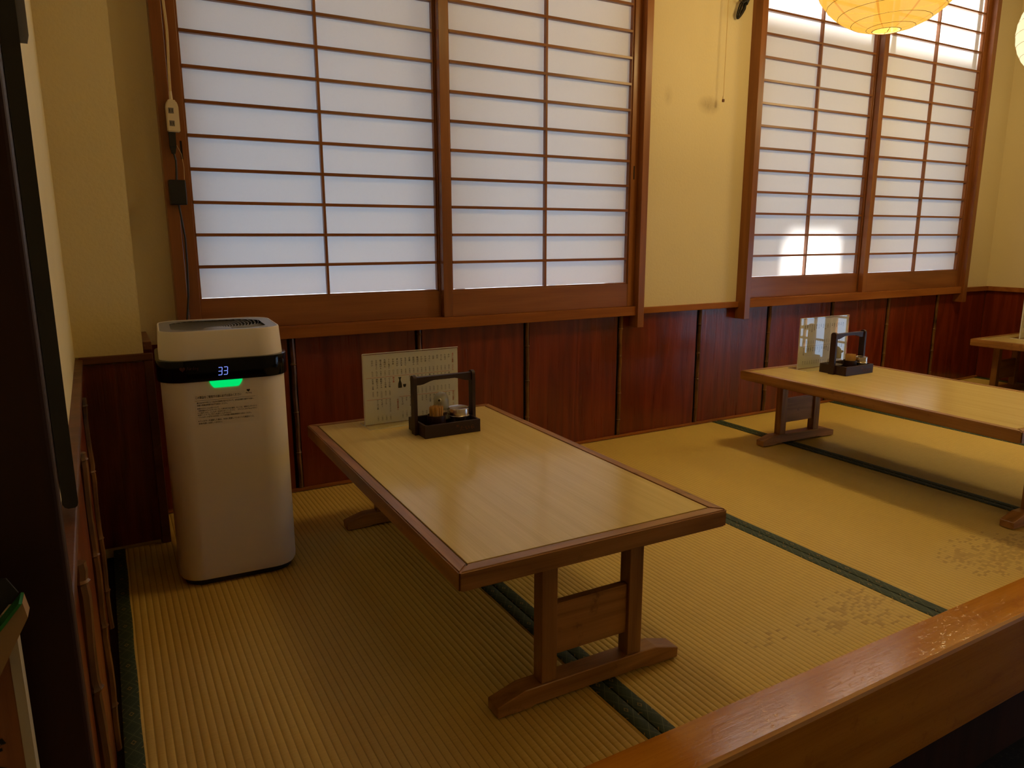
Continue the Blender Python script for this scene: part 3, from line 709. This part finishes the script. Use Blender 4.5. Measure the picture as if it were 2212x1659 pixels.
for n, (cx, cy_, rz) in enumerate(((.027, -.640, 0), (1.893, -.625, 0))):
    wh = ('the nearest table', 'the middle table')[n]
    caddy((cx, cy_, TZ), R(rz), 'dark wooden condiment caddy with arched handle on '+wh)
    z = TZ+.0072
    if n == 0:
        soy_bottle((cx+.001, cy_+.022, z), 0, 'round glass soy bottle with grey dome cap in the caddy on '+wh)
        pick_cup((cx-.030, cy_-.012, z), 'dark cup packed with toothpicks in the caddy on '+wh)
        spice_can((cx+.0455, cy_-.002, z), 'round steel spice can in the caddy on '+wh)
    else:
        soy_bottle((cx-.0465, cy_+.0225, z), R(50), 'round glass soy bottle with grey dome cap in the caddy on '+wh)
        pick_cup((cx+.0, cy_-.0155, z), 'dark cup packed with toothpicks in the caddy on '+wh)
        spice_can((cx+.0525, cy_-.0285, z), 'round steel spice can in the caddy on '+wh, .80)

# ------------------------------------------------------------------ air purifier
ap = thing('air_purifier', 'tall off-white air purifier with black display band reading 33 in the left corner', 'air purifier', (-.560, -.480, .0), R(-3))
bm = bmesh.new(); loft(bm, [(rrect(.275, .275, .05), .0005), (rrect(.275, .275, .05), .0125)]); obj('base', bm, M['black'], ap)
bm = bmesh.new(); loft(bm, [(rrect(.278, .278, .050), .0126), (rrect(.292, .292, .056), .016), (rrect(.299, .299, .059), .024), (rrect(.301, .301, .060), .040), (rrect(.301, .301, .060), .546)], True, True); obj('body', bm, M['purifier'], ap)
bm = bmesh.new(); loft(bm, [(rrect(.308, .308, .063), .5462), (rrect(.314, .314, .066), .5475), (rrect(.317, .317, .0675), .552), (rrect(.317, .317, .0675), .598), (rrect(.315, .315, .0665), .601), (rrect(.300, .300, .06), .6015)], True, True); band = obj('display_band', bm, M['black_gloss'], ap)
bm = bmesh.new()
loft(bm, [(rrect(.298, .298, .060), .6017), (rrect(.298, .298, .060), .607), (rrect(.291, .291, .060), .669), (rrect(.288, .288, .058), .6725), (rrect(.284, .284, .056), .6725), (rrect(.282, .282, .055), .671)], True, False); obj('top_housing', bm, M['purifier'], ap)
# top plate: rounded square with a round opening
bm = bmesh.new(); nq = 12; outp = rrect(.2815, .2815, .055, nq)
outp = sorted(outp, key=lambda p: math.atan2(p[1], p[0]))
o1 = [bm.verts.new((x, y, .6716)) for x, y in outp]; i1 = []; i2 = []
for x, y in outp:
    a = math.atan2(y, x); i1.append(bm.verts.new((.137*math.cos(a), .137*math.sin(a), .6716))); i2.append(bm.verts.new((.133*math.cos(a), .133*math.sin(a), .6706)))
n = len(o1)
for k in range(n):
    j = (k+1) % n; bm.faces.new([o1[k], o1[j], i1[j], i1[k]]); bm.faces.new([i1[k], i1[j], i2[j], i2[k]])
tp = obj('top_plate', bm, M['mid_grey'], ap)
bm = bmesh.new(); lathe(bm, [(0, .632), (.134, .632), (.134, .6704)], 40); obj('duct', bm, M['black'], ap)
bm = bmesh.new(); lathe(bm, [(0, .6625), (.020, .6625), (.033, .6615), (.038, .659), (.038, .640), (0, .640)], 36); obj('grille_hub', bm, M['mid_grey'], ap)
bm = bmesh.new(); A = []; B = []
for k in range(15):
    s = k/14; r = .036+.098*s; a = 1.15*s**1.2; zt_ = .6605+.0098*s*s; A.append((r*math.cos(a), r*math.sin(a), zt_))
for side in (0,):
    prev = None
    for k, (x, y, z) in enumerate(A):
        nx, ny = -y, x; q = math.hypot(nx, ny); nx, ny = nx/q*.0009, ny/q*.0009
        ring = [bm.verts.new((x-nx, y-ny, z)), bm.verts.new((x+nx, y+ny, z)), bm.verts.new((x+nx*1+ny*4, y+ny-nx*4, z-.011)), bm.verts.new((x-nx+ny*4, y-ny-nx*4, z-.011))]
        if prev:
            for q2 in range(4): bm.faces.new([prev[q2], prev[(q2+1) % 4], ring[(q2+1) % 4], ring[q2]])
        prev = ring
vm = finish(bm, 'grille_vane')
for k in range(44): link('grille_vane', vm, M['mid_grey'], ap, (0, 0, 0), 2*PI*k/44)
bm = bmesh.new()
lathe(bm, [(.0105, .6717), (.0112, .6722), (.0118, .6717)], 24, (.104, -.112, 0)); obj('touch_button', bm, M['grey_plastic'], tp)
for x in (.04, .066): bm = bmesh.new(); lathe(bm, [(0, .6721), (.0022, .6721), (.0022, .6717)], 12, (x, -.124, 0)); obj('touch_button', bm, M['grey_plastic'], tp)
FB = -.1588
def seg3(P, u, v, w, h, th=.0014, sl=.10):
    def q(a, b, c, d): P.poly([(u+a+sl*(b), v+b), (u+c+sl*(b), v+b), (u+c+sl*d, v+d), (u+a+sl*d, v+d)])
    for zz in (h-th, h/2-th/2, 0): q(.0002, zz, w-th*.8, zz+th)
    q(w-th, .0012, w, h/2-.0008); q(w-th, h/2+.0008, w, h-.0012)
P = Print(); seg3(P, -.0185, .5605, .0092, .0205); seg3(P, -.0055, .5608, .0092, .0205); P.build('led_digits', M['digit'], band, FB)['label'] = 'glowing blue digits 33'
def heart(P, cx, cz, s):
    pts = []
    for k in range(28):
        t = 2*PI*k/28; pts.append((cx+s*16*math.sin(t)**3/32, cz+s*(13*math.cos(t)-5*math.cos(2*t)-2*math.cos(3*t)-math.cos(4*t))/32))
    P.poly(pts)
P = Print(); heart(P, -.0995, .5815, .0135); P.text('Airdog', -.0905, .5865, h=.0105, w=.028); P.build('brand_print', M['logo_dim'], band, FB)
bm = bmesh.new(); prism(bm, [(-.040, .5458), (.038, .5458), (.0365, .540), (.031, .5315), (.027, .5285), (-.029, .5285), (-.033, .5315), (-.0385, .540)], 'Y', -.1532, -.1500); obj('status_light', bm, M['led'], ap)['label'] = 'glowing green status light'
P = Print(); P.rect(-.079, .073, .432, .515); stk = P.build('instruction_sticker', M['film'], ap, -.15085)
P = Print()
P.text('この製品をご使用する前に必ずお読みください', -.0755, .5098, h=.0072, w=.108)
for (tx, z, w_, h_) in (('重大なけがや死亡につながる可能性がありますので、空気清浄機を操作する前に、', .4945, .136, .0046), ('付属の取扱説明書を必ずお読みください。', .4884, .072, .0046),
        ('本体のクリーニングについて', .4800, .050, .0046), ('・本体前面のディスプレイに「C」と表示がされた場合、もしくは、本体からパチパチと', .4745, .142, .0044), ('いう音がしたら、フィルターをお手入れしてください。　リモコンにある"Reset"ボタン', .4688, .142, .0044),
        ('を押すことで「C」サインを消すことができます。', .4632, .080, .0044), ('・フィルターのお手入れ方法については付属の取扱説明書をお読みください。', .4576, .128, .0044),
        ('※フィルターを掃除した後は、完全に乾燥していることを確認のうえ、', .4480, .134, .0048), ('本体内部にお戻しください。', .4415, .056, .0048)): P.text(tx, -.0735, z, h=h_, w=w_)
P.rect(-.077, .066, .4978, .4983); heart(P, .0505, .5145, .0085); P.text('Airdog', .0435, .5098, h=.0048, w=.0145)
P.build('printed_text', M['ink'], stk, -.1510)

# ------------------------------------------------------------------ cords on the left casing
ec = thing('extension_cord', 'ivory extension cord hanging down the left window casing with a two-socket tap', 'extension cord', (-.585, -.0735, 1.21))
bm = bmesh.new(); prism(bm, [(-.0175, 0), (.0175, 0), (.0175, .075), (.0125, .088), (.006, .093), (-.006, .093), (-.0125, .088), (-.0175, .075)], 'Y', -.0105, .0125)
bmesh.ops.bevel(bm, geom=list(bm.edges), offset=.0028, segments=2, affect='EDGES'); tapo = obj('tap_block', bm, M['white_plastic'], ec)
for z in (.024, .060):
    p_ = bx('socket', (-.0110, .0035, -.0113, -.0100, z-.008, z+.008), M['socket'], tapo, bev=.0005, seg=1)
    for x in (-.0073, -.0008): bx('slot', (x-.0008, x+.0008, -.0118, -.0112, z-.0045, z+.0045), M['seam'], p_)
bm = bmesh.new(); tube(bm, [(0, .001, .090), (0, .001, .116)], [.0052, .0040], 10); obj('strain_relief', bm, M['white_plastic'], ec)
for dx in (-.0016, .0016):
    bm = bmesh.new(); pts = []
    for k in range(30):
        s = k/29; z = .116+s*.83; pts.append((dx+.006*math.sin(s*9)*min(1, s*5)-.012*max(0, s-.35), .001+.002*math.sin(s*14), z))
    tube(bm, pts, .0021, 8); obj('cord', bm, M['cord_white'], ec)
pa = thing('power_adapter', 'black power adapter and lead plugged in below the ivory tap', 'power adapter', (-.590, -.0785, .998))
bx('adapter_box', (-.0235, .0235, -.014, .0170, 0, .073), M['black'], pa, bev=.003)
bm = bmesh.new(); prism(bm, [(-.010, .170), (.008, .170), (.008, .190), (.0085, .2105), (-.0105, .2105), (-.010, .190)], 'Y', -.003, .014); prism(bm, [(-.006, .150), (.004, .150), (.008, .170), (-.010, .170)], 'Y', -.001, .012); obj('plug', bm, M['black'], pa)
bm = bmesh.new(); tube(bm, [(-.001, .005, .152), (.003, .004, .130), (.002, .003, .105), (0, .002, .073)], .003, 8); obj('cord', bm, M['black'], pa)
bm = bmesh.new(); tube(bm, [(0, .003, 0), (.004, .005, -.04), (.010, .008, -.10), (.009, .009, -.18), (.004, .010, -.28), (-.006, .012, -.36), (-.009, .010, -.45), (-.010, -.03, -.55), (-.012, -.055, -.75), (-.012, -.060, -.99)], .003, 8); obj('cord', bm, M['black'], pa)
bm = bmesh.new(); tube(bm, [(.009, .004, .175), (.020, .004, .150), (.024, .006, .110), (.022, .004, .075)], .0007, 5); obj('tie_wire', bm, M['cord_white'], pa)

# ------------------------------------------------------------------ pull cord and cable bundle on the plaster between the windows
pc = thing('pull_cord', 'thin pull cord with a bead hanging before the plaster between the windows', 'pull cord', (1.681, -.045, 1.49))
bm = bmesh.new(); tube(bm, [(0, 0, .022), (.0015, .002, .3), (.003, .004, .6), (.004, .005, ZC-1.491)], .0016, 8); obj('cord', bm, M['cord_white'], pc)
bm = bmesh.new(); lathe(bm, [(0, .026), (.0032, .026), (.0050, .019), (.0054, .012), (0, .012)], 14); obj('bead', bm, M['white_plastic'], pc)
bm = bmesh.new(); lathe(bm, [(0, .012), (.0056, .0118), (.0060, .006), (.0056, .0), (0, .0)], 14); obj('tip', bm, M['dark_trim'], pc)
cb = thing('cable_bundle', 'tied black cable bundle hanging high beside the right window casing', 'cable', (1.79, -.030, 1.85))
for k, (wd, ph, ln) in enumerate(((.010, 0, .0), (.014, .4, .006), (.006, .9, -.004), (.018, 1.3, .010))):
    bm = bmesh.new(); pts = []
    for q in range(25):
        a = 2*PI*q/25; s = .5-.5*math.cos(a); l = s*(.155+ln*2); wv = math.sin(a)*wd*(1.1 if s < .45 else .7)
        ax = Vector((.46, 0, .89)); px = Vector((.89, 0, -.46)); p = ax*l+px*(wv-.006+.003*k); pts.append((p.x-.028, .004*math.sin(a+ph)+.005*(k-1.5), p.z+.004))
    tube(bm, pts, .0030, 7, closed=True); obj('cable_loop', bm, M['black'], cb)
bm = bmesh.new(); c0 = Vector((.012, 0, .078)); tube(bm, [c0-Vector((.006, 0, .011)), c0+Vector((.006, 0, .011))], .014, 10); obj('tie', bm, M['black'], cb)
bm = bmesh.new(); tube(bm, [(.008, -.012, .078), (-.006, -.013, .068), (-.020, -.012, .064), (-.034, -.011, .068), (-.040, -.010, .070)], .0018, 6); obj('tie_end', bm, M['black'], cb)
bm = bmesh.new(); tube(bm, [(.052, 0, .150), (.060, .006, .24), (.058, .012, .38), (.056, .014, .60)], .003, 7); obj('lead', bm, M['black'], cb)

# ------------------------------------------------------------------ paper lanterns
def lantern(loc, label, rx, rz, mat, key, power):
    t = thing('paper_lantern', label, 'lantern', loc, 0, 'paper lanterns hung from the ceiling')
    bm = bmesh.new(); prof = []; r0 = .046
    a0 = math.asin(r0/rx)
    for k in range(33):
        th = a0+(PI-2*a0)*k/32; wob = 1-.006*(1-abs(math.sin(k*PI/2+PI/2)))
        prof.append((rx*math.sin(th)*wob, -rz*math.cos(th)))
    lathe(bm, prof, 48); obj('paper_shade', bm, mat, t)
    bm = bmesh.new(); pts = []; turns = 13; n = turns*28
    for k in range(n+1):
        s = k/n; zz = s; th = a0+(PI-2*a0)*s; a = 2*PI*turns*s
        pts.append((rx*1.001*math.sin(th)*math.cos(a), rx*1.001*math.sin(th)*math.sin(a), -rz*1.001*math.cos(th)))
    tube(bm, pts, .0008, 5); obj('rib_wire', bm, M['wire'], t)
    bm = bmesh.new(); zb_ = -rz*math.cos(a0)
    tube(bm, [(r0*math.cos(2*PI*k/24), r0*math.sin(2*PI*k/24), zb_) for k in range(24)], .0014, 6, closed=True)
    tube(bm, [(-.030, -.034, zb_), (-.004, -.006, zb_-.006), (.012, .010, zb_-.002), (.034, .031, zb_+.002)], .0012, 6); obj('bottom_ring', bm, M['wire'], t)
    bm = bmesh.new(); tube(bm, [(0, 0, .05), (0, 0, ZC-loc[2]-.001)], .003, 8); obj('hanging_cord', bm, M['black'], t)
    bm = bmesh.new(); lathe(bm, [(0, -.045), (.018, -.038), (.028, -.018), (.028, 0), (.016, .03), (.014, .05), (0, .05)], 16); obj('bulb', bm, M['bulb'], t)
    l = bpy.data.lights.new('lantern_light', 'POINT'); l.energy = power; l.color = WARM; l.shadow_soft_size = .13
    o = bpy.data.objects.new('lantern_light', l); C.objects.link(o); o.parent = t; o.location = (0, 0, -.06)
    return t
lantern((1.670, -.82, 1.838), 'amber paper lantern hanging in front of the right window', .256, .234, M['lantern'], 'L1', BULB['L1'])
lantern((3.046, -.82, 1.800), 'bright white paper lantern cut off by the right picture edge', .256, .234, M['lantern_w'], 'L2', BULB['L2'])
lantern((.55, -.90, 1.93), 'amber paper lantern above the nearest table, out of the picture', .256, .234, M['lantern'], 'L0', BULB['L0'])
lantern((.90, -2.95, 1.95), 'unseen amber paper lantern added over the aisle as front fill, left one', .256, .234, M['lantern'], 'L3', BULB['L3'])  # aisle pair: unseen lamps added to fill in light from the front
lantern((3.0, -2.95, 1.95), 'unseen amber paper lantern added over the aisle as front fill, right one', .256, .234, M['lantern'], 'L4', BULB['L4'])

# ------------------------------------------------------------------ far left foreground
pt = bx('wooden_partition', (-1.379, -.866, -1.900, -1.8985+.026, ZF+.001, ZC-.001), M['post'], bev=.003); tag(pt, 'dark brown partition edge filling the far left of the picture', 'partition')
bb = thing('hanging_board', 'thin black board with rounded corners hung edge-on at the left wall', 'board', (-.876, -1.60, .588), R(3.2))
bm = bmesh.new(); pr = [(-.0085, .006), (-.0065, .002), (-.003, 0), (.004, 0), (.0065, .002), (.0075, .006), (.0085, .62), (-.0085, .62)]; prism(bm, pr, 'Y', 0, .10); obj('board_body', bm, M['black'], bb)
bm = bmesh.new(); prism(bm, [(.0085, .514), (.0150, .514), (.0170, .522), (.0170, .62), (-.002, .62), (-.004, .575)], 'Y', .02, .024); obj('grey_strap', bm, M['grey_plastic'], bb)
sg = thing('wooden_sign', 'wood-grain sign with cream border and brush lettering at the lower left edge', 'sign', (-1.0, -1.92, ZF))
bx('sign_panel', (-.19, .0915, -.010, .004, .60, 1.034), M['signwood'], sg); bx('border', (.0917, .0985, -.0108, .0045, .60, 1.042), M['sign_border'], sg)
bx('border', (-.19, .0915, -.0108, .0045, 1.0343, 1.042), M['sign_border'], sg)
for x in (-.06, .03): bx('stand_leg', (x, x+.03, -.009, .003, .0, .5998), M['signwood'], sg)
P = Print(); P.text('そば', .064, .975, vertical=True, size=.036); P.text('うどん', .064, .895, vertical=True, size=.036); P.build('brush_lettering', M['ink'], sg, -.0106)
bk = thing('menu_binder', 'green-edged menu binder tilted against the sign at the lower left', 'binder', (-.915, -1.957, .560))
bm = bmesh.new(); prism(bm, [(-.12, -.04), (-.004, .050), (.0245, .0845), (.0265, .0725), (.003, .028), (-.10, -.07)], 'Y', -.012, .004); obj('page_block', bm, M['pages'], bk)
bm = bmesh.new(); prism(bm, [(-.12, -.037), (-.006, .0525), (.0225, .0850), (.0243, .0843), (-.004, .0505), (-.12, -.0395)], 'Y', -.014, .006); obj('cover_edge', bm, M['green_edge'], bk)
bm = bmesh.new(); prism(bm, [(-.12, -.036), (-.007, .0535), (.021, .0855), (.015, .098), (-.02, .100), (-.12, .06)], 'Y', .0045, .0065); obj('cover', bm, M['black'], bk)
bm = bmesh.new(); vbox(bm, -.14, -.09, -.012, .004, -.980, -.07); obj('stand', bm, M['post'], bk)

# ------------------------------------------------------------------ outside the windows
struct(bx('ground_outside', (-30, 34, .16, 60, -.62, -.60), M['asphalt']), 'dark paved ground outside the windows')
bm = bmesh.new(); yb = 1.20; HT = 2.885  # unseen screen added to hold back the sun; its notch shapes the low patch
hx0, hx1, hz0, hz1 = 2.64, 3.05, 1.60, 1.89
vbox(bm, -4, hx0, yb, yb+.08, hz0, HT); vbox(bm, hx1, 9, yb, yb+.08, hz0, HT); vbox(bm, hx0, hx1, yb, yb+.08, hz1, HT)
for x in (-3.5, -.5, 1.6, 3.9, 7.0): vbox(bm, x, x+.08, yb, yb+.08, -.60, hz0)
struct(obj('sun_block_outside', bm, M['neighbour'], smooth=False), 'unseen screen on posts added outside to block the sun, notched to let a patch through')
struct(bx('added_eave_outside', (-4, 9, .141, .46, 2.64, 2.72), M['ceiling']), 'short unseen eave added outside to shade the upper panes')  # added out of view to dim daylight on the upper panes

# lettering helper is not part of the scene
if _to.name in C.objects: C.objects.unlink(_to)
bpy.data.objects.remove(_to)
